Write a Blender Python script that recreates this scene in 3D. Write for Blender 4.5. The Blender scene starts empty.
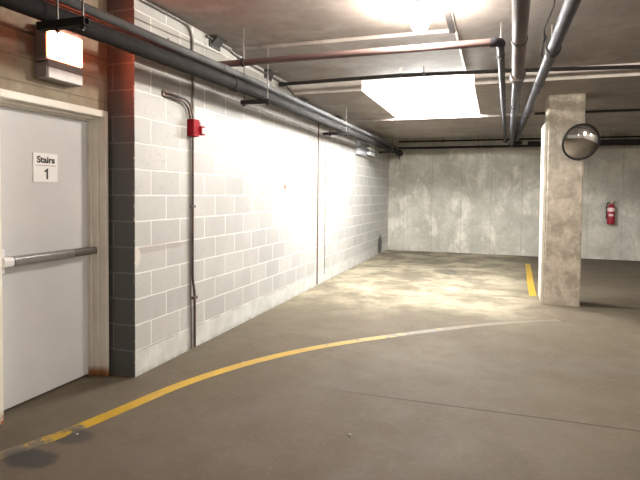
import bpy, bmesh, math, random
from mathutils import Vector, Matrix
random.seed(7)
S = bpy.context.scene
COL = S.collection
PI = math.pi

# ------------------------------------------------------------------ helpers
def link(o, parent=None):
    COL.objects.link(o)
    if parent is not None:
        o.parent = parent
        o.matrix_parent_inverse = Matrix.Identity(4)
        # parts are modelled in world coordinates: shift them into the parent's frame
        pm = Matrix.Translation(parent_world(parent))
        o.matrix_basis = pm.inverted() @ o.matrix_basis
    return o

def parent_world(p):
    v = Vector((0, 0, 0))
    while p is not None:
        v += p.location
        p = p.parent
    return v

def tag(o, label=None, cat=None, group=None, kind=None):
    if label: o['label'] = label
    if cat: o['category'] = cat
    if group: o['group'] = group
    if kind: o['kind'] = kind
    return o

def thing(name, loc, label, cat, group=None):
    o = bpy.data.objects.new(name, None)
    o.empty_display_size = .1
    o.location = loc
    COL.objects.link(o)
    return tag(o, label, cat, group)

def obj(name, bm, mat, parent=None, smooth=True, bevel=0.0):
    me = bpy.data.meshes.new(name)
    bmesh.ops.recalc_face_normals(bm, faces=bm.faces)
    bm.to_mesh(me); bm.free()
    if isinstance(mat, (list, tuple)):
        for m in mat: me.materials.append(m)
    else:
        me.materials.append(mat)
    o = bpy.data.objects.new(name, me)
    link(o, parent)
    if bevel > 0:
        b = o.modifiers.new('bevel', 'BEVEL'); b.width = bevel; b.segments = 2
        b.limit_method = 'ANGLE'; b.angle_limit = math.radians(40)
    if smooth:
        for p in me.polygons: p.use_smooth = True
        try:
            me.set_sharp_from_angle(angle=math.radians(35))
        except Exception:
            pass
    return o

def box(bm, a, b):
    x0, y0, z0 = a; x1, y1, z1 = b
    vs = [bm.verts.new(p) for p in ((x0,y0,z0),(x1,y0,z0),(x1,y1,z0),(x0,y1,z0),
                                    (x0,y0,z1),(x1,y0,z1),(x1,y1,z1),(x0,y1,z1))]
    for f in ((0,1,2,3),(4,5,6,7),(0,1,5,4),(1,2,6,5),(2,3,7,6),(3,0,4,7)):
        bm.faces.new([vs[i] for i in f])
    return bm

def tube(bm, pts, r, n=20, cap=True):
    """swept round tube along pts; r a number or one radius per point"""
    P = [Vector(p) for p in pts]
    R = r if isinstance(r, (list, tuple)) else [r]*len(P)
    rings = []; up = None
    for i, p in enumerate(P):
        if i == 0: t = P[1]-P[0]
        elif i == len(P)-1: t = P[-1]-P[-2]
        else: t = (P[i+1]-P[i]).normalized()+(P[i]-P[i-1]).normalized()
        t.normalize()
        if up is None:
            up = Vector((0,0,1)) if abs(t.z) < .9 else Vector((1,0,0))
        a = t.cross(up).normalized(); b = a.cross(t).normalized(); up = b
        rings.append([bm.verts.new(p + R[i]*(math.cos(2*PI*k/n)*a + math.sin(2*PI*k/n)*b)) for k in range(n)])
    for q in range(len(rings)-1):
        for k in range(n):
            bm.faces.new((rings[q][k], rings[q][(k+1)%n], rings[q+1][(k+1)%n], rings[q+1][k]))
    if cap:
        bm.faces.new(rings[0][::-1]); bm.faces.new(rings[-1])
    return bm

def bend(a, c, b, r, n=8):
    """points rounding the corner c between a and b"""
    a, b, c = Vector(a), Vector(b), Vector(c)
    d1 = (a-c).normalized(); d2 = (b-c).normalized()
    s = c+d1*r; e = c+d2*r
    out = []
    for i in range(n+1):
        t = i/n
        out.append(s*(1-t)**2 + c*2*t*(1-t) + e*t*t)
    return out

def lathe(bm, prof, M=Matrix.Identity(4), n=32):
    """profile of (radius, height) turned about z, placed by M"""
    rings = []
    for (r, h) in prof:
        if r < 1e-5:
            rings.append([bm.verts.new(M @ Vector((0,0,h)))])
        else:
            rings.append([bm.verts.new(M @ Vector((r*math.cos(2*PI*k/n), r*math.sin(2*PI*k/n), h))) for k in range(n)])
    for q in range(len(rings)-1):
        A, B = rings[q], rings[q+1]
        for k in range(n):
            k2 = (k+1) % n
            if len(A) == 1 and len(B) == 1: continue
            if len(A) == 1: bm.faces.new((A[0], B[k2], B[k]))
            elif len(B) == 1: bm.faces.new((A[k], A[k2], B[0]))
            else: bm.faces.new((A[k], A[k2], B[k2], B[k]))
    return bm

def grid_prism(bm, outline, axis, a, b):
    """extrude a 2D outline along axis from a to b"""
    def P(u, v, w):
        return {'x': (w,u,v), 'y': (u,w,v), 'z': (u,v,w)}[axis]
    A = [bm.verts.new(P(u,v,a)) for u,v in outline]
    B = [bm.verts.new(P(u,v,b)) for u,v in outline]
    n = len(outline)
    bm.faces.new(A); bm.faces.new(B[::-1])
    for i in range(n):
        bm.faces.new((A[i], A[(i+1)%n], B[(i+1)%n], B[i]))
    return bm

NB = bmesh.new

# ------------------------------------------------------------------ materials
class NT:
    def __init__(s, name):
        s.m = bpy.data.materials.new(name); s.m.use_nodes = True
        s.t = s.m.node_tree; s.n = s.t.nodes; s.l = s.t.links
        s.bsdf = s.n['Principled BSDF']
        s.pos = s.n.new('ShaderNodeNewGeometry').outputs['Position']
        sp = s.n.new('ShaderNodeSeparateXYZ'); s.l.new(s.pos, sp.inputs[0])
        s.x, s.y, s.z = sp.outputs
    def put(s, sock, v):
        if hasattr(v, 'is_output'): s.l.new(v, sock)
        elif isinstance(v, (tuple, list)) and len(v) == 3 and sock.type == 'RGBA': sock.default_value = (*v, 1)
        else: sock.default_value = v
    def math(s, op, a, b=None, c=None, clamp=False):
        k = s.n.new('ShaderNodeMath'); k.operation = op; k.use_clamp = clamp
        s.put(k.inputs[0], a)
        if b is not None: s.put(k.inputs[1], b)
        if c is not None: s.put(k.inputs[2], c)
        return k.outputs[0]
    def noise(s, scale, detail=4, rough=.6, vec=None, dist=0, stretch=None):
        k = s.n.new('ShaderNodeTexNoise'); k.inputs['Scale'].default_value = scale
        k.inputs['Detail'].default_value = detail; k.inputs['Roughness'].default_value = rough
        k.inputs['Distortion'].default_value = dist
        v = vec if vec is not None else s.pos
        if stretch:
            mp = s.n.new('ShaderNodeMapping'); mp.inputs['Scale'].default_value = stretch
            s.l.new(v, mp.inputs[0]); v = mp.outputs[0]
        s.l.new(v, k.inputs['Vector'])
        return k.outputs[0]
    def ramp(s, f, a, b, lo=0., hi=1.):
        k = s.n.new('ShaderNodeMapRange'); k.interpolation_type = 'SMOOTHSTEP'
        s.put(k.inputs[0], f); k.inputs[1].default_value = a; k.inputs[2].default_value = b
        k.inputs[3].default_value = lo; k.inputs[4].default_value = hi
        return k.outputs[0]
    def mix(s, f, a, b, mode='MIX'):
        k = s.n.new('ShaderNodeMix'); k.data_type = 'RGBA'; k.blend_type = mode
        s.put(k.inputs[0], f); s.put(k.inputs[6], a); s.put(k.inputs[7], b)
        return k.outputs[2]
    def bump(s, h, dist=.005, strength=.6):
        k = s.n.new('ShaderNodeBump'); k.inputs['Distance'].default_value = dist
        k.inputs['Strength'].default_value = strength
        s.put(k.inputs['Height'], h); s.l.new(k.outputs[0], s.bsdf.inputs['Normal'])
    def spot(s, cx, cy, cz, rx, ry, rz, soft=.5):
        """1 inside an ellipsoid of dirt or wear, 0 outside, ragged edge"""
        q = None
        wob = s.noise(9, 4)
        for a, c, r in ((s.x,cx,rx),(s.y,cy,ry),(s.z,cz,rz)):
            d = s.math('DIVIDE', s.math('SUBTRACT', a, c), r)
            d = s.math('MULTIPLY', d, d)
            q = d if q is None else s.math('ADD', q, d)
        q = s.math('ADD', q, s.math('MULTIPLY', s.math('SUBTRACT', wob, .5), 1.6))
        return s.ramp(q, 1+soft*.5, 1-soft, 0, 1)
    def done(s, color, rough=.7, metal=0., spec=None):
        s.put(s.bsdf.inputs['Base Color'], color)
        s.put(s.bsdf.inputs['Roughness'], rough)
        s.put(s.bsdf.inputs['Metallic'], metal)
        if spec is not None: s.bsdf.inputs['Specular IOR Level'].default_value = spec
        return s.m

def simple(name, c, rough=.5, metal=0., var=.15, scale=12, spec=None, bump=0.):
    t = NT(name)
    n = t.noise(scale, 5)
    col = t.mix(t.ramp(n, .3, .7), tuple(v*(1-var) for v in c), tuple(min(1, v*(1+var)) for v in c))
    if bump: t.bump(t.noise(scale*12, 3), .002, bump)
    return t.done(col, rough, metal, spec)

def emit(name, c, strength, base=(.8,.8,.8)):
    t = NT(name)
    t.put(t.bsdf.inputs['Emission Color'], c)
    t.bsdf.inputs['Emission Strength'].default_value = strength
    return t.done(base, .4)

def concrete(name, dark, light, scale=1.2, blotch=None, blotch_amt=.6, streak=False, pits=True, rough=.85, lines=None):
    t = NT(name)
    n1 = t.noise(scale, 6, .65, dist=.4)
    col = t.mix(t.ramp(n1, .3, .72), dark, light)
    n3 = t.noise(scale*9, 5, .7)
    col = t.mix(t.ramp(n3, .35, .75, 0, .35), col, tuple(v*.72 for v in dark))
    if blotch:
        n2 = t.noise(scale*1.7, 8, .7, dist=.25, stretch=(1, 1, .6))
        col = t.mix(t.ramp(n2, .5, .68, 0, blotch_amt), col, blotch)
    if streak:
        n4 = t.noise(3.5, 5, .7, stretch=(1, 1, .12))
        col = t.mix(t.ramp(n4, .55, .75, 0, .4), col, tuple(v*.62 for v in dark))
    h = t.noise(60, 4, .7)
    if pits:
        v = t.n.new('ShaderNodeTexVoronoi'); v.inputs['Scale'].default_value = 16
        t.l.new(t.pos, v.inputs['Vector'])
        pit = t.ramp(v.outputs['Distance'], .05, .13)
        gate = t.ramp(t.noise(3, 2), .5, .6)
        pitd = t.math('MULTIPLY', t.math('SUBTRACT', 1., pit), gate)
        col = t.mix(t.math('MULTIPLY', pitd, .55), col, tuple(v*.4 for v in dark))
        h = t.math('SUBTRACT', h, pitd)
    if lines:
        ax, period, off, wdt, amt = lines
        a = {'x': t.x, 'y': t.y, 'z': t.z}[ax]
        w = t.math('MODULO', t.math('ADD', a, 100*period-off), period)
        d = t.math('MINIMUM', w, t.math('SUBTRACT', period, w))
        ln = t.math('MULTIPLY', t.ramp(d, wdt, wdt*.3, 0, 1), amt)
        col = t.mix(ln, col, tuple(v*.45 for v in dark))
        h = t.math('SUBTRACT', h, t.math('MULTIPLY', ln, .8))
    t.bump(h, .006, .5)
    return t.done(col, rough)

# painted concrete block: running bond, 0.4 x 0.2 m courses
def block_material():
    t = NT('painted concrete block')
    u = t.math('ADD', t.math('ADD', t.x, t.y), .2)
    wob = t.math('MULTIPLY', t.math('SUBTRACT', t.noise(5, 3), .5), .012)
    cb = t.n.new('ShaderNodeCombineXYZ')
    t.l.new(t.math('ADD', u, wob), cb.inputs[0]); t.l.new(t.math('ADD', t.z, wob), cb.inputs[1])
    br = t.n.new('ShaderNodeTexBrick')
    br.offset = .5; br.offset_frequency = 2; br.squash = 1; br.squash_frequency = 1
    for k, v in (('Scale',1.),('Mortar Size',.0065),('Mortar Smooth',.35),('Bias',0.),('Brick Width',.4),('Row Height',.2)):
        br.inputs[k].default_value = v
    br.inputs['Color1'].default_value = (.44,.43,.405,1); br.inputs['Color2'].default_value = (.37,.362,.345,1)
    br.inputs['Mortar'].default_value = (.70,.69,.65,1)
    t.l.new(cb.outputs[0], br.inputs['Vector'])
    mort = br.outputs['Fac']
    face = br.outputs['Color']
    # pinholes of the block face under the paint
    v = t.n.new('ShaderNodeTexVoronoi'); v.inputs['Scale'].default_value = 55
    t.l.new(t.pos, v.inputs['Vector'])
    hole = t.math('MULTIPLY', t.ramp(v.outputs['Distance'], .28, .1, 0, 1), t.ramp(t.noise(14, 3), .45, .6))
    nh = t.math('MULTIPLY', hole, t.math('SUBTRACT', 1., mort))
    col = t.mix(t.math('MULTIPLY', nh, .35), face, (.2,.19,.17))
    col = t.mix(t.ramp(t.noise(2.2, 5), .4, .75, 0, .25), col, (.62,.61,.57))
    col = t.mix(t.ramp(t.noise(7, 5, .7), .52, .75, 0, .35), col, (.36,.34,.31))
    # the bottom course carries a thicker, whiter coat
    low = t.ramp(t.z, .205, .195, 0, 1)
    lowc = t.mix(t.ramp(t.noise(6, 5), .35, .7), (.50,.50,.46), (.64,.64,.60))
    col = t.mix(t.math('MULTIPLY', low, .8), col, lowc)
    crack = t.math('MULTIPLY', t.ramp(t.math('ABSOLUTE', t.math('ADD', t.math('SUBTRACT', t.z, .193), wob)), .006, .002, 0, 1), t.ramp(t.noise(4, 3), .42, .55))
    col = t.mix(t.math('MULTIPLY', crack, .7), col, (.12,.11,.1))
    # patched scar beside the corner at bar height, rust spot, soot smudge near the far corner
    scar = t.math('MULTIPLY', t.spot(0, .25, .975, .3, .5, .03, .6), .55)
    col = t.mix(scar, col, (.30,.26,.22))
    col = t.mix(t.math('MULTIPLY', t.spot(0, .02, .93, .12, .05, .08, .5), .8), col, (.62,.58,.52))
    col = t.mix(t.math('MULTIPLY', t.spot(0, 2.98, 1.51, .1, .06, .03, .6), .9), col, (.35,.1,.05))
    col = t.mix(t.math('MULTIPLY', t.spot(0, .43, 2.68, .05, .02, .03, .4), .9), col, (.03,.025,.02))
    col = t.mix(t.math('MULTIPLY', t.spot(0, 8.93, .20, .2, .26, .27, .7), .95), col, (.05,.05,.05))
    # the narrow end beside the door has a darker charcoal colour
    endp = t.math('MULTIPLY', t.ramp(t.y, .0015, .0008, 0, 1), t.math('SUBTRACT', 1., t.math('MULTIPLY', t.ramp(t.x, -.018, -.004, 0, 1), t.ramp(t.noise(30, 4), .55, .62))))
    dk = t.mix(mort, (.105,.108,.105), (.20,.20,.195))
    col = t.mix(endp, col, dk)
    # grime along the foot
    col = t.mix(t.math('MULTIPLY', t.ramp(t.z, .05, .0, 0, 1), t.ramp(t.noise(8, 4), .35, .7, 0, .6)), col, (.25,.22,.17))
    h = t.math('SUBTRACT', t.math('MULTIPLY', mort, -.25), t.math('MULTIPLY', nh, .6))
    h = t.math('ADD', h, t.math('MULTIPLY', t.noise(90, 3), .25))
    t.bump(h, .006, .8)
    return t.done(col, .62)

# worn garage slab; yellow=True adds a coat of worn line paint over the same concrete
def floor_color(t):
    n1 = t.noise(.55, 6, .62, dist=.5)
    col = t.mix(t.ramp(n1, .3, .7), (.100,.081,.056), (.130,.107,.077))
    n2 = t.noise(3.2, 6, .7, dist=.3)
    col = t.mix(t.ramp(n2, .4, .75, 0, .28), col, (.082,.069,.05))
    n5 = t.noise(24, 4, .7)
    col = t.mix(t.ramp(n5, .5, .8, 0, .3), col, (.22,.185,.14))
    # pale laitance patches in the parking bay, lamp reflection also painted into their colour
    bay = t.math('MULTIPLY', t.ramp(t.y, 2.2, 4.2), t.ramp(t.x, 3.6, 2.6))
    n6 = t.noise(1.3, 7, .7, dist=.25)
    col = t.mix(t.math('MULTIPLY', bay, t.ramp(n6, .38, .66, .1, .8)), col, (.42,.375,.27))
    # oil drips
    for (cx, cy, rx, ry, a) in ((.30,-.93,.14,.09,.8),(.27,-1.20,.17,.10,.92),(1.75,6.6,.25,.35,.6),(2.3,5.7,.2,.25,.4),(1.2,7.8,.5,.3,.35)):
        col = t.mix(t.math('MULTIPLY', t.spot(cx, cy, 0, rx, ry, .2, .6), a), col, (.05,.047,.045))
    # tyre-dark curve outside the painted line
    dx = t.math('SUBTRACT', t.x, 4.1); dy = t.math('ADD', t.y, 1.7)
    r = t.math('SQRT', t.math('ADD', t.math('MULTIPLY', dx, dx), t.math('MULTIPLY', dy, dy)))
    tr = t.math('MULTIPLY', t.ramp(t.math('ABSOLUTE', t.math('SUBTRACT', r, 3.35)), .35, .05, 0, 1), t.ramp(t.noise(2.5, 5), .35, .65, .1, .5))
    col = t.mix(tr, col, (.13,.108,.09))
    # sawn joint
    wj = t.math('MULTIPLY', t.math('SUBTRACT', t.noise(6, 3), .5), .012)
    d = t.math('ABSOLUTE', t.math('SUBTRACT', t.math('ADD', t.y, wj), t.math('ADD', .268, t.math('MULTIPLY', t.x, .006))))
    j = t.math('MULTIPLY', t.ramp(d, .011, .004, 0, 1), t.ramp(t.x, 1.2, 2.2, .12, .9))
    col = t.mix(j, col, (.035,.03,.028))
    hh = t.math('SUBTRACT', t.math('MULTIPLY', t.noise(70, 4, .7), .35), j)
    return col, hh, n2

def floor_material():
    t = NT('worn concrete slab')
    col, h, n2 = floor_color(t)
    t.bump(h, .006, .5)
    return t.done(col, t.ramp(n2, .3, .7, .68, .8), spec=.15)

def yellow_material():
    t = NT('worn yellow line paint')
    col, h, n2 = floor_color(t)
    pt = t.mix(t.ramp(t.noise(5, 4), .3, .7), (.50,.30,.008), (.38,.24,.015))
    # worn thin towards the far end of the sweep and where tyres cross
    n = t.noise(11, 6, .75)
    n_b = t.noise(2.3, 4, .6)
    far = t.math('MULTIPLY', t.ramp(t.y, .6, 2.6, 0, .27), t.ramp(t.y, 4.4, 4.0, 0, 1))
    near = t.ramp(t.y, -.72, -.86, 0, .2)
    th = t.math('ADD', t.math('ADD', .30, far), near)
    k = t.math('SUBTRACT', t.math('ADD', t.math('MULTIPLY', n, .6), t.math('MULTIPLY', n_b, .4)), th)
    cov = t.ramp(k, -.02, .06, 0, 1)
    thin = t.math('MULTIPLY', cov, t.ramp(t.y, .3, 2.8, .97, .42))
    thin2 = t.math('MAXIMUM', thin, t.math('MULTIPLY', cov, t.ramp(t.y, 4.2, 4.6, 0, .9)))
    col = t.mix(thin2, col, pt)
    t.bump(h, .005, .4)
    return t.done(col, .5)

def door_material():
    t = NT('grey door enamel')
    col = t.mix(t.ramp(t.noise(1.5, 4), .3, .7), (.58,.575,.58), (.64,.635,.635))
    col = t.mix(t.ramp(t.noise(9, 6, .75), .62, .8, 0, .3), col, (.42,.39,.36))
    t.bump(t.noise(35, 2), .001, .3)
    return t.done(col, .42)

def frame_material():
    t = NT('cream door frame paint')
    col = t.mix(t.ramp(t.noise(4, 4), .3, .7), (.74,.70,.61), (.82,.78,.69))
    rust = t.math('MULTIPLY', t.ramp(t.z, .10, .02, 0, 1), t.ramp(t.noise(14, 5), .38, .5))
    col = t.mix(rust, col, (.30,.11,.03))
    nick = t.ramp(t.noise(22, 5, .8), .68, .74, 0, .8)
    col = t.mix(nick, col, (.16,.12,.09))
    return t.done(col, .45)

def pipe_material(name, c, c2, rough=.45, metal=.0, amt=.6, scale=5):
    t = NT(name)
    t.bsdf.inputs['Specular IOR Level'].default_value = .5 if rough < .6 else (.25 if rough < .8 else .12)
    col = t.mix(t.ramp(t.noise(scale, 6, .7), .42, .62, 0, amt), c, c2)
    col = t.mix(t.ramp(t.noise(scale*7, 4, .7), .55, .8, 0, .4), col, tuple(v*.5 for v in c))
    t.bump(t.noise(50, 3), .002, .3)
    return t.done(col, rough, metal)

M = {}
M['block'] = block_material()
M['floor'] = floor_material()
M['yellow'] = yellow_material()
M['door'] = door_material()
M['frame'] = frame_material()
M['ceil'] = concrete('cast ceiling concrete', (.235,.203,.183), (.335,.297,.27), 1.1, blotch=(.41,.37,.34), blotch_amt=.5, rough=.8, pits=False)
M['backwall'] = concrete('formed wall concrete', (.37,.355,.30), (.54,.525,.46), 1.7, blotch=(.74,.72,.63), blotch_amt=.65, streak=True, lines=('x', .70, .40, .012, .35))
M['header'] = concrete('brown board formed concrete', (.26,.215,.145), (.38,.325,.235), 2.5, blotch=(.44,.40,.32), blotch_amt=.4, lines=('z', .16, .03, .008, .5))
M['farwall'] = concrete('plain garage concrete', (.55,.53,.49), (.68,.66,.61), .9)
M['pillar'] = concrete('speckled pillar concrete', (.32,.28,.215), (.60,.54,.45), 6., blotch=(.72,.66,.57), blotch_amt=.6)
M['edge'] = concrete('pale slab edge concrete', (.58,.53,.48), (.72,.67,.62), 2.5, pits=False)
M['guard'] = simple('pale corner concrete', (.66,.62,.53), .8, var=.1, bump=.3)
M['seal'] = pipe_material('brown joint sealant', (.09,.05,.03), (.14,.095,.055), .9)
M['seal2'] = pipe_material('grey joint sealant', (.10,.085,.06), (.3,.27,.2), .9)
M['iron'] = pipe_material('dark iron pipe', (.020,.018,.018), (.034,.029,.026), .85)
M['steelpipe'] = pipe_material('galvanised conduit', (.10,.10,.10), (.07,.066,.066), .75, .0)
M['maroon'] = pipe_material('maroon painted pipe', (.15,.095,.09), (.20,.145,.135), .42)
M['rustpipe'] = pipe_material('rusted grey pipe', (.085,.070,.072), (.125,.07,.062), .6, .0, .8, 4)
M['bluepipe'] = pipe_material('blue grey pipe', (.050,.050,.062), (.085,.078,.088), .6, .0, .5)
M['cond'] = pipe_material('dull conduit', (.17,.155,.145), (.28,.25,.22), .45, .5)
M['conddark'] = pipe_material('dark bent conduit', (.085,.075,.07), (.2,.11,.07), .5, .2)
M['black'] = simple('black fitting', (.022,.020,.020), .75, spec=.25)
M['bracket'] = simple('dark bracket steel', (.05,.047,.045), .6)
M['strut'] = simple('painted strut', (.055,.048,.046), .7, .0, spec=.2)
M['red'] = simple('red enamel', (.30,.008,.018), .75, var=.1, spec=.15)
M['redext'] = simple('extinguisher red', (.30,.010,.03), .35, var=.1)
M['label'] = simple('pale label', (.72,.55,.55), .5, var=.05)
M['plastic'] = simple('white plastic', (.75,.70,.68), .4, var=.05)
M['greyplastic'] = simple('grey plastic', (.30,.27,.26), .45, var=.08)
M['sign'] = simple('sign white', (.92,.92,.91), .4, var=.01)
M['ink'] = simple('black lettering', (.02,.02,.02), .5, var=.05)
M['redink'] = simple('dull red rule', (.45,.25,.25), .5, var=.05)
M['bar'] = simple('brushed bar steel', (.36,.35,.35), .35, .75, var=.12, scale=30)
M['barpale'] = simple('pale bar housing', (.72,.69,.68), .35, .1, var=.05)
M['rubber'] = simple('black rubber', (.02,.02,.02), .6)
M['mirror'] = simple('mirror dome', (.88,.88,.88), .04, 1., var=.01)
M['brass'] = simple('valve metal', (.6,.56,.48), .3, .8)
M['heater'] = simple('heater casing', (.38,.39,.42), .45, .1)
M['louvre'] = simple('white louvre', (.8,.82,.84), .4)
M['bay'] = simple('white painted bay', (.86,.86,.85), .6, var=.03)
M['stone'] = simple('grit', (.5,.48,.44), .8)
M['tube'] = emit('fluorescent tube glow', (1.,.99,.97), 330.)
M['bulb'] = emit('ceiling globe glow', (1.,.92,.82), 275.)
M['exitglow'] = emit('red exit sign glow', (1.,.14,.06), 34.)

# ------------------------------------------------------------------ setting
def struct(name, bm, m, parent=None, smooth=False, bevel=0.):
    o = obj(name, bm, m, parent, smooth, bevel)
    if parent is None: o['kind'] = 'structure'
    return o

XR, YF, YB = 12.5, -8.0, 9.90
Z1, Z2, Z3, Z4, Z5, YE = 2.91, 2.878, 2.74, 2.70, 2.86, 3.20   # ceiling levels, slab edge
struct('floor', box(NB(), (-.6,YF-.2,-.2), (XR+.2,YB+.3,0)), M['floor'])

c = NB()
TOP = 3.3
BX0, BX1, BY1 = .96, 2.33, 5.60
box(c, (-.6,YF-.2,Z1), (2.236,1.52,TOP))
box(c, (2.236,YF-.2,Z2), (XR+.2,1.52,TOP))
box(c, (-.6,1.52,Z2), (XR+.2,YE,TOP))
box(c, (-.6,YE,Z3), (BX0,BY1,TOP))              # lowered slab either side of the lit bay
box(c, (BX1,YE,Z3), (XR+.2,BY1,TOP))
box(c, (-.6,BY1,Z4), (XR+.2,8.45,TOP))
box(c, (-.6,8.45,Z5), (XR+.2,YB+.3,TOP))
struct('ceiling', c, M['ceil'])
b = NB(); box(b, (0,YE-.015,Z3), (BX0,YE,Z2)); box(b, (BX1,YE-.015,Z3), (XR,YE,Z2))
struct('trim_4', b, M['edge'])
struct('trim_3', box(NB(), (BX0,YE,Z2-.003), (BX1,BY1,TOP)), M['bay'])   # white soffit of the bay

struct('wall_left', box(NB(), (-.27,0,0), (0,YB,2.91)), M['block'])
struct('wall_back', box(NB(), (-.24,YB,0), (XR,YB+.25,3.1)), M['backwall'])
struct('wall_right', box(NB(), (XR,YF,0), (XR+.2,YB,3.1)), M['farwall'])
struct('wall_front', box(NB(), (-.5,YF-.2,0), (XR,YF,3.0)), M['farwall'])
w = NB()                                            # concrete round the stair door
DY0, DY1, DZ = -.95, -.028, 2.03
box(w, (-.55,DY0-.02,DZ), (-.25,0,2.91))
box(w, (-.55,YF,0), (-.25,DY0-.02,2.91))
box(w, (-.55,DY1,0), (-.25,0,DZ))
struct('wall_door', w, M['header'])
struct('trim_1', box(NB(), (-.004,4.275,.02), (.006,4.32,2.74)), M['seal'])
struct('trim_2', box(NB(), (-.004,4.65,.13), (.005,4.675,2.2)), M['seal2'])

# stair door
door = bpy.data.objects.new('door_1', None); door.location = (-.37,-.47,0); COL.objects.link(door); door['kind'] = 'structure'
leaf = obj('door_leaf', box(NB(), (-.415,-.912,.012), (-.37,-.082,1.96)), M['door'], door, bevel=.002)
fr = NB()
def U_frame(bm, x0, x1, yi0, yi1, zi, yo0, yo1, zo):
    box(bm, (x0,yo0,0), (x1,yi0,zo)); box(bm, (x0,yi1,0), (x1,yo1,zo)); box(bm, (x0,yi0,zi), (x1,yi1,zo))
U_frame(fr, -.425, -.335, -.910, -.082, 1.962, -.97, -.028, 2.03)
U_frame(fr, -.335, -.285, -.922, -.070, 1.972, -.97, -.028, 2.03)
U_frame(fr, -.285, -.222, -.940, -.056, 1.988, -.975, -.024, 2.038)
obj('door_frame', fr, M['frame'], door, bevel=.004)
pb = bpy.data.objects.new('push_bar', None); pb.location = (-.33,-.45,.97); COL.objects.link(pb)
pb.location = Vector((-.33,-.45,.97)) - Vector(door.location); pb.parent = door
def rounded(y, z, hy, hz, r=.008, n=4):
    pts = []
    for cx, cy, a0 in ((y+hy-r,z+hz-r,0),(y-hy+r,z+hz-r,PI/2),(y-hy+r,z-hz+r,PI),(y+hy-r,z-hz+r,1.5*PI)):
        for i in range(n+1):
            a = a0+i*PI/2/n; pts.append((cx+r*math.cos(a), cy+r*math.sin(a)))
    return pts
ZB = .975
obj('bar_rail', grid_prism(NB(), rounded(-.325, ZB, .042, .030, .018), 'y', -.80, -.30), M['bar'], pb)
obj('bar_end', grid_prism(NB(), rounded(-.328, ZB, .038, .027, .018), 'y', -.30, -.045), M['cond'], pb)
obj('rubber_ring', grid_prism(NB(), rounded(-.323, ZB, .046, .033, .02), 'y', -.812, -.80), M['rubber'], pb)
h = NB(); grid_prism(h, rounded(-.32, ZB, .049, .033, .02), 'y', -.88, -.812)
obj('bar_cap', h, M['barpale'], pb)
h = NB()
box(h, (-.37,-.94,.90), (-.30,-.852,1.06))
obj('latch_housing', h, M['barpale'], pb, bevel=.012)

# ------------------------------------------------------------------ sign on the door
sg = thing('stair_sign', (-.368,-.46,1.49), 'small square white plate reading Stairs 1 on the grey door', 'sign')
obj('sign_plate', box(NB(), (-.370,-.568,1.487), (-.362,-.362,1.687)), M['sign'], sg, bevel=.0015)
def text(name, s, size, cy, cz, x, m, parent, bold=0., sx=1.):
    cu = bpy.data.curves.new(name, 'FONT'); cu.body = s; cu.size = size; cu.align_x = 'CENTER'; cu.align_y = 'CENTER'
    cu.extrude = .0008; cu.offset = bold
    tmp = bpy.data.objects.new(name+'_tmp', cu); COL.objects.link(tmp)
    bpy.context.view_layer.update()
    me = bpy.data.meshes.new_from_object(tmp.evaluated_get(bpy.context.evaluated_depsgraph_get()))
    bpy.data.objects.remove(tmp)
    R = Matrix(((0,0,1,x),(sx,0,0,cy),(0,1,0,cz),(0,0,0,1)))
    me.transform(R)
    me.materials.clear(); me.materials.append(m)
    o = bpy.data.objects.new(name, me); link(o, parent); return o
text('lettering', 'Stairs', .062, -.465, 1.640, -.3610, M['ink'], sg, .0019, 1.1)
q = NB(); grid_prism(q, [(-.462,1.508),(-.448,1.508),(-.448,1.582),(-.459,1.582),(-.463,1.573),(-.478,1.568),(-.478,1.557),(-.462,1.559)], 'x', -.3622, -.3608)
obj('numeral', q, M['ink'], sg, smooth=False)
obj('rule_line', box(NB(), (-.3622,-.550,1.6005), (-.3608,-.380,1.6045)), M['redink'], sg)
sg.location.y -= .012

# ------------------------------------------------------------------ exit sign / emergency unit above the door
ex = thing('exit_sign', (-.25,-.54,2.14), 'glowing red exit sign box mounted on the concrete above the stair door', 'sign')
obj('sign_housing', box(NB(), (-.25,-.672,2.265), (-.150,-.368,2.50)), M['greyplastic'], ex, bevel=.004)
tag(obj('glowing_face', box(NB(), (-.151,-.660,2.285), (-.140,-.372,2.475)), M['exitglow'], ex, bevel=.003), 'overexposed glowing red face')
bbx = obj('battery_box', box(NB(), (-.25,-.672,2.155), (-.148,-.368,2.256)), M['greyplastic'], ex, bevel=.004)
obj('face_panel', box(NB(), (-.149,-.660,2.160), (-.140,-.370,2.228)), M['plastic'], bbx, bevel=.002)
obj('trim_bar', box(NB(), (-.152,-.664,2.231), (-.137,-.368,2.278)), M['greyplastic'], ex, bevel=.003)
lathe(q := NB(), [(0,.003),(.004,.002),(.005,0)], Matrix.Translation((-.20,-.673,2.225)) @ Matrix.Rotation(PI/2,4,'X'), 12)
obj('screw', q, M['brass'], ex)
cd = obj('conduit', tube(NB(), [(-.243,-1.9,2.43),(-.243,-.67,2.44)], .008, 12), M['cond'])
tag(cd, 'thin conduit running level on brown concrete into the exit sign', 'conduit')

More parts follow.
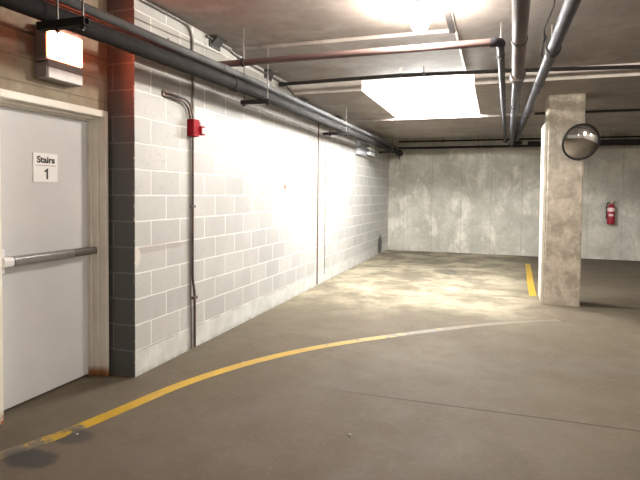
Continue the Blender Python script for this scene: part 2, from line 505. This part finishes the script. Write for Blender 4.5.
# ------------------------------------------------------------------ pipes along the left wall
def zp(y): return 2.363 + (.019*(y-1.5) if y < 1.5 else .0028*(y-1.5))          # the run climbs gently away from the door
def run(name, x, dz, r, m, y0, y1, label, cat='pipe', couple=(), n=20, cap=None):
    t = thing(name, (x, y0, zp(y0)+dz), label, cat)
    obj('pipe_length', tube(NB(), [(x,y,zp(y)+dz) for y in (y0, 1.5, 6, y1)], r, n), m, t)
    for y in couple:
        b = NB(); tube(b, [(x,y-.05,zp(y)+dz),(x,y-.045,zp(y)+dz),(x,y+.045,zp(y)+dz),(x,y+.05,zp(y)+dz)], [r*1.02,r*1.16,r*1.16,r*1.02], n)
        obj('coupling', b, m, t)
    return t
mp = run('iron_pipe', .335, .054, .052, M['iron'], -3.0, 9.45, 'thick dark iron pipe running along the block wall under the ceiling', couple=(.95, 4.6))
e = NB(); tube(e, [(.335,9.44,zp(9.45)+.062),(.335,9.5,zp(9.45)+.062),(.335,9.62,zp(9.45)+.06)], [.074,.078,.074]); obj('end_cap', e, M['black'], mp)
e = NB(); tube(e, [(.335,9.53,zp(9.45)+.01),(.335,9.53,zp(9.45)-.10)], .012, 12); obj('drain_nipple', e, M['black'], mp)
run('steel_conduit', .345, .155, .031, M['steelpipe'], -3.0, 9.2, 'pale galvanised conduit riding on top of the thick iron pipe', 'conduit', couple=(.75, 3.9, 7.0))
run('steel_conduit', .225, .175, .018, M['steelpipe'], -3.0, 8.9, 'slim conduit between the block wall and the upper galvanised one', 'conduit')

def trapeze(y, x0, x1, label, rods=(.18,.42), zt=2.91):
    zz = zp(y)-.022
    t = thing('trapeze_hanger', ((x0+x1)/2, y, zz), label, 'pipe hanger', 'strut hangers under the wall pipes')
    b = NB()
    grid_prism(b, [(y-.021,zz-.02),(y+.021,zz-.02),(y+.021,zz+.02),(y+.009,zz+.02),(y+.009,zz+.012),(y+.015,zz+.012),(y+.015,zz-.015),(y-.015,zz-.015),(y-.015,zz+.012),(y-.009,zz+.012),(y-.009,zz+.02),(y-.021,zz+.02)], 'x', x0, x1)
    obj('strut_channel', b, M['black'], t)
    for x in rods:
        rd = obj('threaded_rod', tube(NB(), [(x,y,zz-.045),(x,y,zt)], .0055, 10), M['cond'], t)
        n = NB(); tube(n, [(x,y,zz-.036),(x,y,zz-.022)], .014, 6)
        obj('nut', n, M['black'], rd)
trapeze(-1.14, .30, .61, 'black strut hanger holding the wall pipes directly in front of the exit sign', (.42,.585))
trapeze(1.47, .14, .46, 'black strut hanger on two rods just beyond the red alarm box', (.17,.43))
trapeze(4.35, .06, .46, 'black strut hanger beside the brown joint in the block wall', (.17,.43), Z3)
trapeze(8.1, .12, .44, 'black strut hanger past the louvred heater near the far corner', (.17,.43), Z4)

# conduit that bends down the wall to the alarm box and on to the floor
t = thing('wall_conduit', (.02,.8,0), 'thin grey conduit bending off the wall top, down past the alarm box to the floor', 'conduit')
X = .018
pts = [(X,.012,2.885),(X,.40,2.89)] + bend((X,.40,2.89),(X,.765,2.893),(X,.765,2.4),.15) + [(X,.778,2.09)]
obj('upper_run', tube(NB(), pts, .0125, 14), M['cond'], t)
pts = [(X,.772,1.93),(X,.772,.66)] + [(X,.782,.60),(X,.80,.54),(X,.806,.48),(X,.806,.012)]
obj('lower_run', tube(NB(), pts, .0115, 14), M['conddark'], t)
for z in (1.30, .47, 2.55):
    b = NB(); box(b, (.0,.745 if z > .6 else .775,z-.012), (X+.016,.80 if z > .6 else .835,z+.012)); obj('strap', b, M['conddark'], t, bevel=.003)
tag(obj('cable_tube', tube(NB(), [(X-.004,.745,1.94),(X-.004,.745,.5),(X-.004,.76,.3),(X-.004,.765,.012)], .006, 10), M['cond']),
    'very thin tube just left of the conduit below the alarm box', 'conduit')
t = thing('bent_conduit', (.02,.36,2.235), 'dark conduit pair curving out of the wall down to the red alarm box', 'conduit')
for k, (dy, dz) in enumerate(((0,0),(-.026,-.03))):
    pts = [(.006,.36,2.245+dz),(.03,.40,2.245+dz)] + bend((.03,.40,2.245+dz),(.03,.744+dy,2.235+dz),(.03,.744+dy,2.09),.16) + [(.03,.744+dy,2.08)]
    obj('bent_tube', tube(NB(), pts, .0105, 14), M['conddark'], t)
lathe(q := NB(), [(0,.012),(.03,.010),(.034,0)], Matrix.Translation((.0,.365,2.235)) @ Matrix.Rotation(PI/2,4,'Y'), 20)
obj('wall_flange', q, M['conddark'], t)

# red alarm box
t = thing('alarm_box', (.04,.73,1.93), 'small red fire alarm box on the block wall at the conduit', 'alarm box')
obj('box_body', box(NB(), (.0,.705,1.925), (.07,.80,2.075)), M['red'], t, bevel=.006)
obj('horn_plate', box(NB(), (.035,.80,1.945), (.085,.875,2.02)), M['red'], t, bevel=.004)
obj('strobe_lens', box(NB(), (.085,.808,1.955), (.094,.868,2.008)), M['label'], t, bevel=.003)
tag(obj('top_lens', box(NB(), (.03,.812,2.026), (.075,.862,2.062)), M['plastic'], t, bevel=.006), 'clear white lens')
obj('key_lever', tube(NB(), [(.05,.86,2.035),(.05,.905,2.03)], .006, 8), M['cond'], t)

# conduits and clips tucked under the ceiling at the wall top
tag(obj('wall_conduit', tube(NB(), [(.02,1.0,2.885),(.022,1.45,2.87),(.022,1.7,2.835),(.022,2.9,2.82),(.022,3.3,2.715),(.022,5.5,2.71),(.022,6.3,2.68),(.022,8.0,2.68)], .010, 12), M['cond']),
    'thin conduit along the top of the block wall beyond the vertical drop', 'conduit')
tag(obj('wire', tube(NB(), [(-.04,-.03,2.72),(.01,0.0,2.73),(.006,.5,2.745),(.006,1.3,2.79)], .0025, 8), M['cond']),
    'fine loose wire strung across the upper block courses above the pipes', 'wire')
for k, (y, zt, lb) in enumerate(((1.17,Z1,'dark clip at the wall top nearest the vertical conduit'),
                                 (2.41,Z2,'dark clip at the wall top where the second cross pipe ends'),
                                 (3.5,Z3,'dark clip at the wall top just under the lowered slab edge'),
                                 (5.2,Z3,'dark clip at the wall top before the heater'))):
    t = thing('ceiling_clip', (.05,y,zt), lb, 'bracket', 'dark steel clips along the wall top')
    obj('plate', box(NB(), (.0,y-.10,zt-.10), (.012,y+.10,zt)), M['bracket'], t)
    obj('shelf', box(NB(), (.0,y-.10,zt-.012), (.085,y+.10,zt)), M['bracket'], t)
    b = NB(); grid_prism(b, [(.0,zt-.09),(.08,zt-.012),(.0,zt-.012)], 'y', y-.07, y+.07); obj('gusset', b, M['bracket'], t)

# ------------------------------------------------------------------ unit heater in the far corner
t = thing('unit_heater', (.05,7.3,2.3), 'grey louvred unit heater hung in the far left corner behind the pipes', 'heater')
obj('casing', box(NB(), (.0,6.5,2.20), (.075,7.55,2.69)), M['heater'], t, bevel=.01)
obj('front_frame', box(NB(), (.075,6.55,2.22), (.09,7.52,2.62)), M['heater'], t, bevel=.003)
for k in range(4):
    z = 2.24+k*.095
    b = NB(); grid_prism(b, [(.09,z+.035),(.165,z-.02),(.172,z+.05)], 'y', 7.05, 7.50)
    obj('louvre_blade', b, M['louvre'], t)
for y in (6.7, 7.4):
    obj('hanger_rod', tube(NB(), [(.04,y,2.66),(.04,y,Z4)], .006, 8), M['cond'], t)

# ------------------------------------------------------------------ overhead pipes
def clamp(t, x, y, z, r, ztop, m=None):
    b = NB(); tube(b, [(x,y-.012,z),(x,y+.012,z)], r*1.25, 20) if False else tube(b, [(x-.014,y,z),(x+.014,y,z)], r*1.25, 20)
    obj('clevis', b, m or M['bracket'], t)
    obj('hanger_rod', tube(NB(), [(x,y,z+r),(x,y,ztop)], .0055, 8), M['cond'], t)

# maroon line: across from the wall, elbow, then away to the back wall
za, ya, xa = 2.60, .95, 2.61
t = thing('sprinkler_pipe', (1.4,ya,za), 'maroon pipe crossing from the block wall then turning back at a right angle', 'pipe')
ra = .030
obj('cross_run', tube(NB(), [(.03,ya+.02,za),(1.0,ya+.005,za),(xa-.07,ya-.005,za)], ra), M['maroon'], t)
el = [(xa-.075,ya,za)] + bend((xa-.08,ya,za),(xa,ya,za),(xa,ya+.08,za),.06) + [(xa,ya+.075,za)]
obj('elbow', tube(NB(), el, ra*1.22), M['bluepipe'], t)
tag(obj('far_run', tube(NB(), [(xa,ya+.07,za),(2.775,8.7,za)], ra*.95), M['bluepipe'], t), 'blue grey far run')
obj('end_elbow', tube(NB(), [(2.774,8.65,za)] + bend((2.774,8.65,za),(2.776,8.74,za),(2.82,8.74,za),.04) + [(2.825,8.74,za)], ra*1.2), M['bluepipe'], t)
for x, y in ((.42,ya+.012),):
    clamp(t, x, y, za, ra, Z1)
for y in (1.35,):
    b = NB(); tube(b, [(2.612,y-.012,za),(2.612,y+.012,za)], ra*1.2); obj('clevis', b, M['bracket'], t)
    obj('hanger_rod', tube(NB(), [(2.612,y,za+ra),(2.612,y,Z1)], .0055, 8), M['cond'], t)

zb = 2.79; rb = .021
t = thing('sprinkler_pipe', (2.5,2.2,zb), 'thin dark pipe crossing the whole ceiling in front of the bright bay', 'pipe')
obj('cross_run', tube(NB(), [(.03,2.70,zb-.015),(1.5,2.68,zb),(2.6,2.78,zb),(4.0,2.98,zb),(5.5,3.03,zb),(XR-.1,3.05,zb)], rb), M['iron'], t)
for x in (1.54, 8.):
    clamp(t, x, 2.69 if x < 2 else 3.04, zb, rb, Z2)
for x in (1.80,):
    clamp(t, x, 2.69 if x < 2 else 3.04, zb, rb, Z2)
b = NB(); tube(b, [(1.54,2.69,zb+.02),(1.54,2.69,Z2)], [.012,.016], 12); obj('sprinkler_head', b, M['brass'], t)
b = NB(); tube(b, [(.03,2.70,zb-.015),(.09,2.70,zb-.015)], rb*1.3, 16); obj('end_cap', b, M['black'], t)

# two big mains that run away from the camera and meet near the back
t = thing('drain_pipe', (2.8,2.0,2.62), 'thick rust-patched pipe running away down the middle of the ceiling', 'pipe')
r1 = .050
def big(x0, y0, x1, y1, z, r, m, t, name='pipe_length'):
    return obj(name, tube(NB(), [(x0,y0,z),((x0+x1)/2,(y0+y1)/2,z),(x1,y1,z)], r, 24), m, t)
big(2.61,-3.6,2.77,1.88,2.54,r1,M['rustpipe'],t)
big(2.77,1.88,2.905,8.5,2.54,r1*.92,M['bluepipe'],t,'far_length')
b = NB(); tube(b, [(2.77,1.80+d,2.54) for d in (0,.01,.06,.08,.13,.18,.19)], [r1,r1*1.35,r1*1.35,r1*1.15,r1*1.35,r1*1.35,r1], 24)
obj('flange', b, M['rustpipe'], t)
for y in (.7, 3.6):
    x = 2.735 if y < 2 else 2.805
    b = NB(); tube(b, [(x,y-.02,2.54),(x,y+.02,2.54)], r1*1.12, 24); obj('clevis', b, M['bracket'], t)
    obj('hanger_rod', tube(NB(), [(x,y,2.58),(x,y,Z1 if y < 1.5 else Z3)], .006, 8), M['cond'], t)

t = thing('drain_pipe', (3.0,2.0,2.62), 'thick smooth grey pipe slanting away at the right with dark collars', 'pipe')
def b2(y, z=2.64): return (3.026+(y-.29)*-.003, y, z)
obj('pipe_length', tube(NB(), [b2(-3.6),b2(2),b2(8.7)], .047, 24), M['bluepipe'], t)
for y, k, mm in ((1.42,1.28,'black'),(2.75,1.14,'bluepipe'),(4.7,1.14,'bluepipe')):
    b = NB(); tube(b, [b2(y-.05),b2(y-.045),b2(y+.045),b2(y+.05)], [.047,.047*k,.047*k,.047], 24)
    obj('collar', b, M[mm], t)
for y in (1.55, 5.2):
    x = b2(y)[0]
    b = NB(); tube(b, [(x,y-.015,2.64),(x,y+.015,2.64)], .052, 24); obj('clevis', b, M['bracket'], t)
    obj('hanger_rod', tube(NB(), [(x,y,2.68),(x,y,Z2 if y < 3 else Z3)], .006, 8), M['cond'], t)
cab = [Vector((.035,0,-.03)) + v for v in [Vector((2.93,.62,2.90)),Vector((2.925,.75,2.80)),Vector((2.88,.95,2.70)),Vector((2.89,1.08,2.64)),Vector((2.91,1.14,2.69)),Vector((2.90,1.2,2.74)),Vector((2.89,1.28,2.60)),Vector((2.90,1.36,2.60))]]
tag(obj('cable', tube(NB(), cab, .006, 8), M['black']), 'loose black cable looping off the right-hand thick pipe', 'cable')

# pipe junction where the mains meet, and the far lines
t = thing('pipe_manifold', (2.98,7.68,2.6), 'dark manifold where the overhead pipes meet by the back wall', 'pipe fitting')
obj('header_tube', tube(NB(), [(2.905,8.52,2.54),(2.905,8.75,2.54)], .056, 20), M['iron'], t)
obj('branch', tube(NB(), [(2.87,8.84,2.56),(3.12,8.84,2.58)], .05, 20), M['iron'], t)
obj('hanger_rod', tube(NB(), [(2.98,8.84,2.6),(2.98,8.84,Z5)], .006, 8), M['cond'], t)
def far_line(x0, x1, y, z, r, lb, rods, m='iron', zt=Z5, z1=None):
    t = thing('service_pipe', ((x0+x1)/2,y,z), lb, 'pipe')
    z1 = z if z1 is None else z1
    obj('pipe_length', tube(NB(), [(x0,y,z),(x1,y,z1)], r, 16), M[m], t)
    for x in rods:
        zz = z+(z1-z)*(x-x0)/(x1-x0)
        b = NB(); tube(b, [(x-.02,y,zz),(x+.02,y,zz)], r*1.4, 16); obj('clamp', b, M['black'], t)
        obj('hanger_rod', tube(NB(), [(x,y,zz),(x,y,zt)], .006, 8), M['cond'], t)
far_line(.1, XR-.1, 9.45, 2.56, .028, 'lower dark pipe along the back wall just above the stained concrete', (2.2, 5.6, 9.))
far_line(.35, XR-.1, 9.3, 2.70, .020, 'upper thin pipe along the back wall close to the ceiling', (1.4, 6.2, 9.5))
far_line(3.15, XR-.1, 5.45, 2.70, .019, 'thin dark pipe passing just behind the concrete pillar', (4.6, 8.), zt=Z3)
far_line(3.25, XR-.1, 9.0, 2.57, .05, 'fat dim pipe behind the mirror running off to the right', (6.5, 10.))
# ceiling strut channel
t = thing('ceiling_channel', (2.19,.8,2.9), 'dark channel fixed flat to the ceiling beside the glaring lamp', 'channel')
b = NB(); box(b, (2.180,-1.6,2.868), (2.232,1.515,Z1)); obj('channel_body', b, M['strut'], t)
b = NB(); box(b, (2.225,1.53,Z2-.017), (2.243,YE-.02,Z2)); obj('channel_tail', b, M['plastic'], t)
b = NB(); box(b, (2.233,-1.6,2.871), (2.241,1.515,Z2+.002)); obj('channel_lip', b, M['plastic'], t)

# ------------------------------------------------------------------ pillar, mirror, extinguisher
t = thing('concrete_pillar', (3.44,4.3,0), 'square speckled concrete pillar standing clear of the back wall', 'pillar')
b = NB()
def chamf(x0, x1, y0, y1, c):
    return [(x0+c,y0),(x1-c,y0),(x1,y0+c),(x1,y1-c),(x1-c,y1),(x0+c,y1),(x0,y1-c),(x0,y0+c)]
grid_prism(b, chamf(3.225,3.662,4.10,4.52,.018), 'z', 0, Z3)
obj('shaft', b, M['pillar'], t, smooth=False)
PILLAR = b
b = NB()
prof = [(3.225,.0),(3.20,.01),(3.190,.04),(3.182,2.35),(3.198,2.39),(3.225,2.41)]
grid_prism(b, prof, 'y', 4.108, 4.51)
obj('side_strip', b, M['guard'], t, bevel=.006)['label'] = 'pale vertical concrete strip on the left edge'

mc = Vector((3.585,3.85,2.096)); nrm = Vector((.27,-.90,-.30)).normalized()
MQ = nrm.to_track_quat('Z', 'Y').to_matrix().to_4x4(); MM = Matrix.Translation(mc) @ MQ
t = thing('convex_mirror', mc, 'round convex safety mirror with a black rim on the pillar', 'mirror')
R = .218
prof = [(R*math.sin(a)/math.sin(.62), (math.cos(a)-math.cos(.62))*R/math.sin(.62)) for a in [ .62*(1-i/16) for i in range(17)]]
prof[-1] = (0, prof[-1][1])
lathe(q := NB(), prof, MM, 48); obj('mirror_dome', q, M['mirror'], t)
lathe(q := NB(), [(.206,.003),(.215,.014),(.228,.013),(.234,.0),(.228,-.016),(.21,-.02),(.0,-.022)], MM, 48); obj('rim', q, M['black'], t)
b = NB(); pA = mc - nrm*.02; tube(b, [pA, pA-nrm*.05, Vector((3.58,4.06,2.11)), Vector((3.58,4.105,2.11))], .012, 12); obj('mount_arm', b, M['black'], t)
lathe(q := NB(), [(0,.01),(.035,.01),(.038,0)], Matrix.Translation((3.58,4.10,2.11)) @ Matrix.Rotation(PI/2,4,'X'), 20); obj('mount_plate', q, M['black'], t)

ex0 = Vector((5.42,10.68,0))
t = thing('fire_extinguisher', (5.42,10.68,.90), 'red fire extinguisher hanging on the concrete back wall', 'fire extinguisher')
lathe(q := NB(), [(0,.90),(.06,.90),(.078,.915),(.082,.94),(.082,1.26),(.074,1.30),(.05,1.335),(.028,1.35),(.026,1.365)], Matrix.Translation((5.42,10.68,0)), 28)
obj('cylinder_body', q, M['redext'], t)
lathe(q := NB(), [(.0835,1.19),(.0835,1.27)], Matrix.Translation((5.42,10.68,0)), 28); obj('upper_label', q, M['label'], t)
b = NB(); 
for k in range(8):
    a0 = -PI/2-.75+k*.15; a1 = a0+.15
    vs = [b.verts.new((5.42+.0838*math.cos(a), 10.68+.0838*math.sin(a), z)) for a, z in ((a0,1.085),(a1,1.085),(a1,1.13),(a0,1.13))]
    b.faces.new(vs)
obj('lower_label', b, M['label'], t)
b = NB(); tube(b, [(5.42,10.68,1.355),(5.42,10.68,1.40)], [.026,.020], 16); vlv = obj('valve', b, M['brass'], t)
b = NB(); tube(b, [(5.38,10.67,1.392),(5.45,10.66,1.405),(5.51,10.65,1.42)], [.012,.011,.009], 10); tube(b, [(5.40,10.67,1.41),(5.45,10.66,1.43),(5.50,10.65,1.455)], [.01,.009,.008], 10)
obj('squeeze_handle', b, M['brass'], vlv)
hp = [(5.40,10.66,1.385),(5.34,10.65,1.37),(5.325,10.65,1.30),(5.325,10.65,1.15),(5.33,10.65,1.02)]
obj('hose', tube(NB(), hp, .011, 12), M['black'], t)
obj('wall_hook', box(NB(), (5.40,10.75,1.30), (5.44,10.772,1.41)), M['bracket'], t)
b = NB(); box(b, (5.33,10.745,1.04), (5.51,10.772,1.07)); obj('wall_strap', b, M['bracket'], t)

t.location += Vector((-.36,-.87,-.095))

# ------------------------------------------------------------------ painted lines
def ribbon(pts, w, z=.0012, sub=6):
    P = [Vector((*p, 0)) for p in pts]
    Q = []
    for i in range(len(P)-1):
        p0 = P[max(i-1,0)]; p1 = P[i]; p2 = P[i+1]; p3 = P[min(i+2,len(P)-1)]
        for s in range(sub):
            u = s/sub
            Q.append(.5*((2*p1)+(p2-p0)*u+(2*p0-5*p1+4*p2-p3)*u*u+(3*p1-p0-3*p2+p3)*u**3))
    Q.append(P[-1])
    bm = NB(); L = []; Rr = []; L2 = []; R2 = []
    for i, p in enumerate(Q):
        t = (Q[min(i+1,len(Q)-1)]-Q[max(i-1,0)]).normalized(); n = Vector((-t.y,t.x,0))
        ww = w if not callable(w) else w(i/(len(Q)-1))
        for lst, s, zz in ((L,1,z),(Rr,-1,z),(L2,1,-.003),(R2,-1,-.003)):
            q = p+n*ww/2*s; lst.append(bm.verts.new((q.x,q.y,zz)))
    for i in range(len(Q)-1):
        bm.faces.new((L[i],L[i+1],Rr[i+1],Rr[i])); bm.faces.new((L2[i],R2[i],R2[i+1],L2[i+1]))
        bm.faces.new((L[i],L2[i],L2[i+1],L[i+1])); bm.faces.new((Rr[i],Rr[i+1],R2[i+1],R2[i]))
    bm.faces.new((L[0],Rr[0],R2[0],L2[0])); bm.faces.new((L[-1],L2[-1],R2[-1],Rr[-1]))
    return bm
curve = [(.04,-1.34),(.12,-1.18),(.18,-1.03),(.245,-.80),(.315,-.47),(.41,-.03),(.58,.43),(.83,.90),(1.15,1.34),(1.62,1.85),(2.17,2.38),(2.68,2.80),(3.33,3.20)]
tag(obj('painted_line', ribbon(curve, .098), M['yellow']), 'long curved yellow line sweeping from the stair door across the floor', 'floor marking')
tag(obj('painted_line', ribbon([(3.135,4.65),(3.17,5.8),(3.22,7.0),(3.27,8.4)], .10), M['yellow']), 'short straight yellow bay line behind the foot of the pillar', 'floor marking')

# grit on the floor
for k, (x, y, r, lb) in enumerate(((1.81,-.37,.010,'small pale stone lying alone on the foreground floor'),
                                   (.30,-.90,.007,'tiny pale pebble on the dark oil stain at the yellow line'),
                                   (.62,.60,.009,'small chip of grit beside the curved yellow line'))):
    b = NB(); bmesh.ops.create_icosphere(b, subdivisions=2, radius=r)
    for v in b.verts:
        v.co *= 1+random.uniform(-.2,.2); v.co.z *= .6; v.co += Vector((x,y,r*.5))
    tag(obj('pebble', b, M['stone']), lb, 'pebble')

# ------------------------------------------------------------------ lamps
def globe(x, y, z, lb, r=.070):
    t = thing('ceiling_lamp', (x,y,z), lb, 'lamp', 'globe lamps on the ceiling')
    lathe(q := NB(), [(0,0),(.075,0),(.075,-.03),(.05,-.045),(.045,-.055),(0,-.055)], Matrix.Translation((x,y,z)), 28)
    obj('lamp_base', q, M['plastic'], t)
    prof = [(.042,-.056)] + [(r*math.sin(a)*1.0, -.056-.02-r*(1-math.cos(a))*1.15) for a in [PI*(i/14) for i in range(5,14)]] + [(0,-.056-.02-r*2*1.15)]
    lathe(q := NB(), prof, Matrix.Translation((x,y,z)), 28)
    obj('glass_globe', q, M['bulb'], t)
globe(2.02,.78,Z1,'glaring globe lamp on the ceiling left of the dark channel')
globe(6.3,1.1,Z2,'globe lamp on the ceiling off to the right of the pillar')

globe(6.3,-3.6,Z2,'added out-of-view fill globe on the ceiling behind the camera to the right')  # added out of view to brighten the door and foreground floor
globe(10.6,1.1,Z2,'added out-of-view fill globe on the ceiling near the far right wall')  # extra unseen fill lamp for the right side and the mirror
globe(10.6,-3.6,Z2,'added out-of-view fill globe on the ceiling in the far right corner behind the camera')  # extra unseen fill lamp, brightens what the mirror reflects
def fluoro(y, x0, x1, z, lb):
    t = thing('fluorescent_fixture', ((x0+x1)/2,y,z), lb, 'light fixture', 'fluorescent fittings in the ceiling bay')
    obj('fixture_body', box(NB(), (x0,y-.06,z-.035), (x1,y+.06,z)), M['bay'], t, bevel=.004)
    for dy in (-.032,.032):
        obj('lamp_tube', tube(NB(), [(x0+.03,y+dy,z-.062),(x1-.03,y+dy,z-.062)], .013, 12), M['tube'], t)
    for x in (x0+.006, x1-.006):
        obj('tube_socket', box(NB(), (x-.004,y-.042,z-.074), (x+.004,y+.042,z-.034)), M['bay'], t, bevel=.002)
fluoro(5.20, 1.05, 2.25, Z2-.003, 'fluorescent fitting at the back of the bright ceiling bay')
fluoro(3.85, 1.05, 2.25, Z2-.003, 'fluorescent fitting at the front of the bright ceiling bay')

# ------------------------------------------------------------------ world, camera
W = bpy.data.worlds.new('World'); S.world = W; W.use_nodes = True
W.node_tree.nodes['Background'].inputs[0].default_value = (.8,.85,1,1)
W.node_tree.nodes['Background'].inputs[1].default_value = .05

f, yaw, pitch, roll, py = 519.28905, 0.32486, -0.0362, 0.01014, 212.37468
cy, sy = math.cos(yaw), math.sin(yaw)
F = Vector((-sy*math.cos(pitch), cy*math.cos(pitch), math.sin(pitch)))
r = Vector((cy, sy, 0)); u = r.cross(F)
r2 = math.cos(roll)*r + math.sin(roll)*u; u2 = -math.sin(roll)*r + math.cos(roll)*u
cam = bpy.data.cameras.new('Camera'); co = bpy.data.objects.new('Camera', cam); COL.objects.link(co)
cam.sensor_fit = 'HORIZONTAL'; cam.sensor_width = 36; cam.lens = f*36/640; cam.clip_start = .05
cam.shift_y = (py-240)/640
co.matrix_world = Matrix(((r2.x,u2.x,-F.x,2.5952),(r2.y,u2.y,-F.y,-3.2911),(r2.z,u2.z,-F.z,1.4277),(0,0,0,1)))
S.camera = co
vs = S.view_settings
S.display_settings.display_device = 'sRGB'
vs.view_transform = 'Standard'; vs.look = 'None'; vs.gamma = 1; vs.use_curve_mapping = False
vs.exposure = 1.32
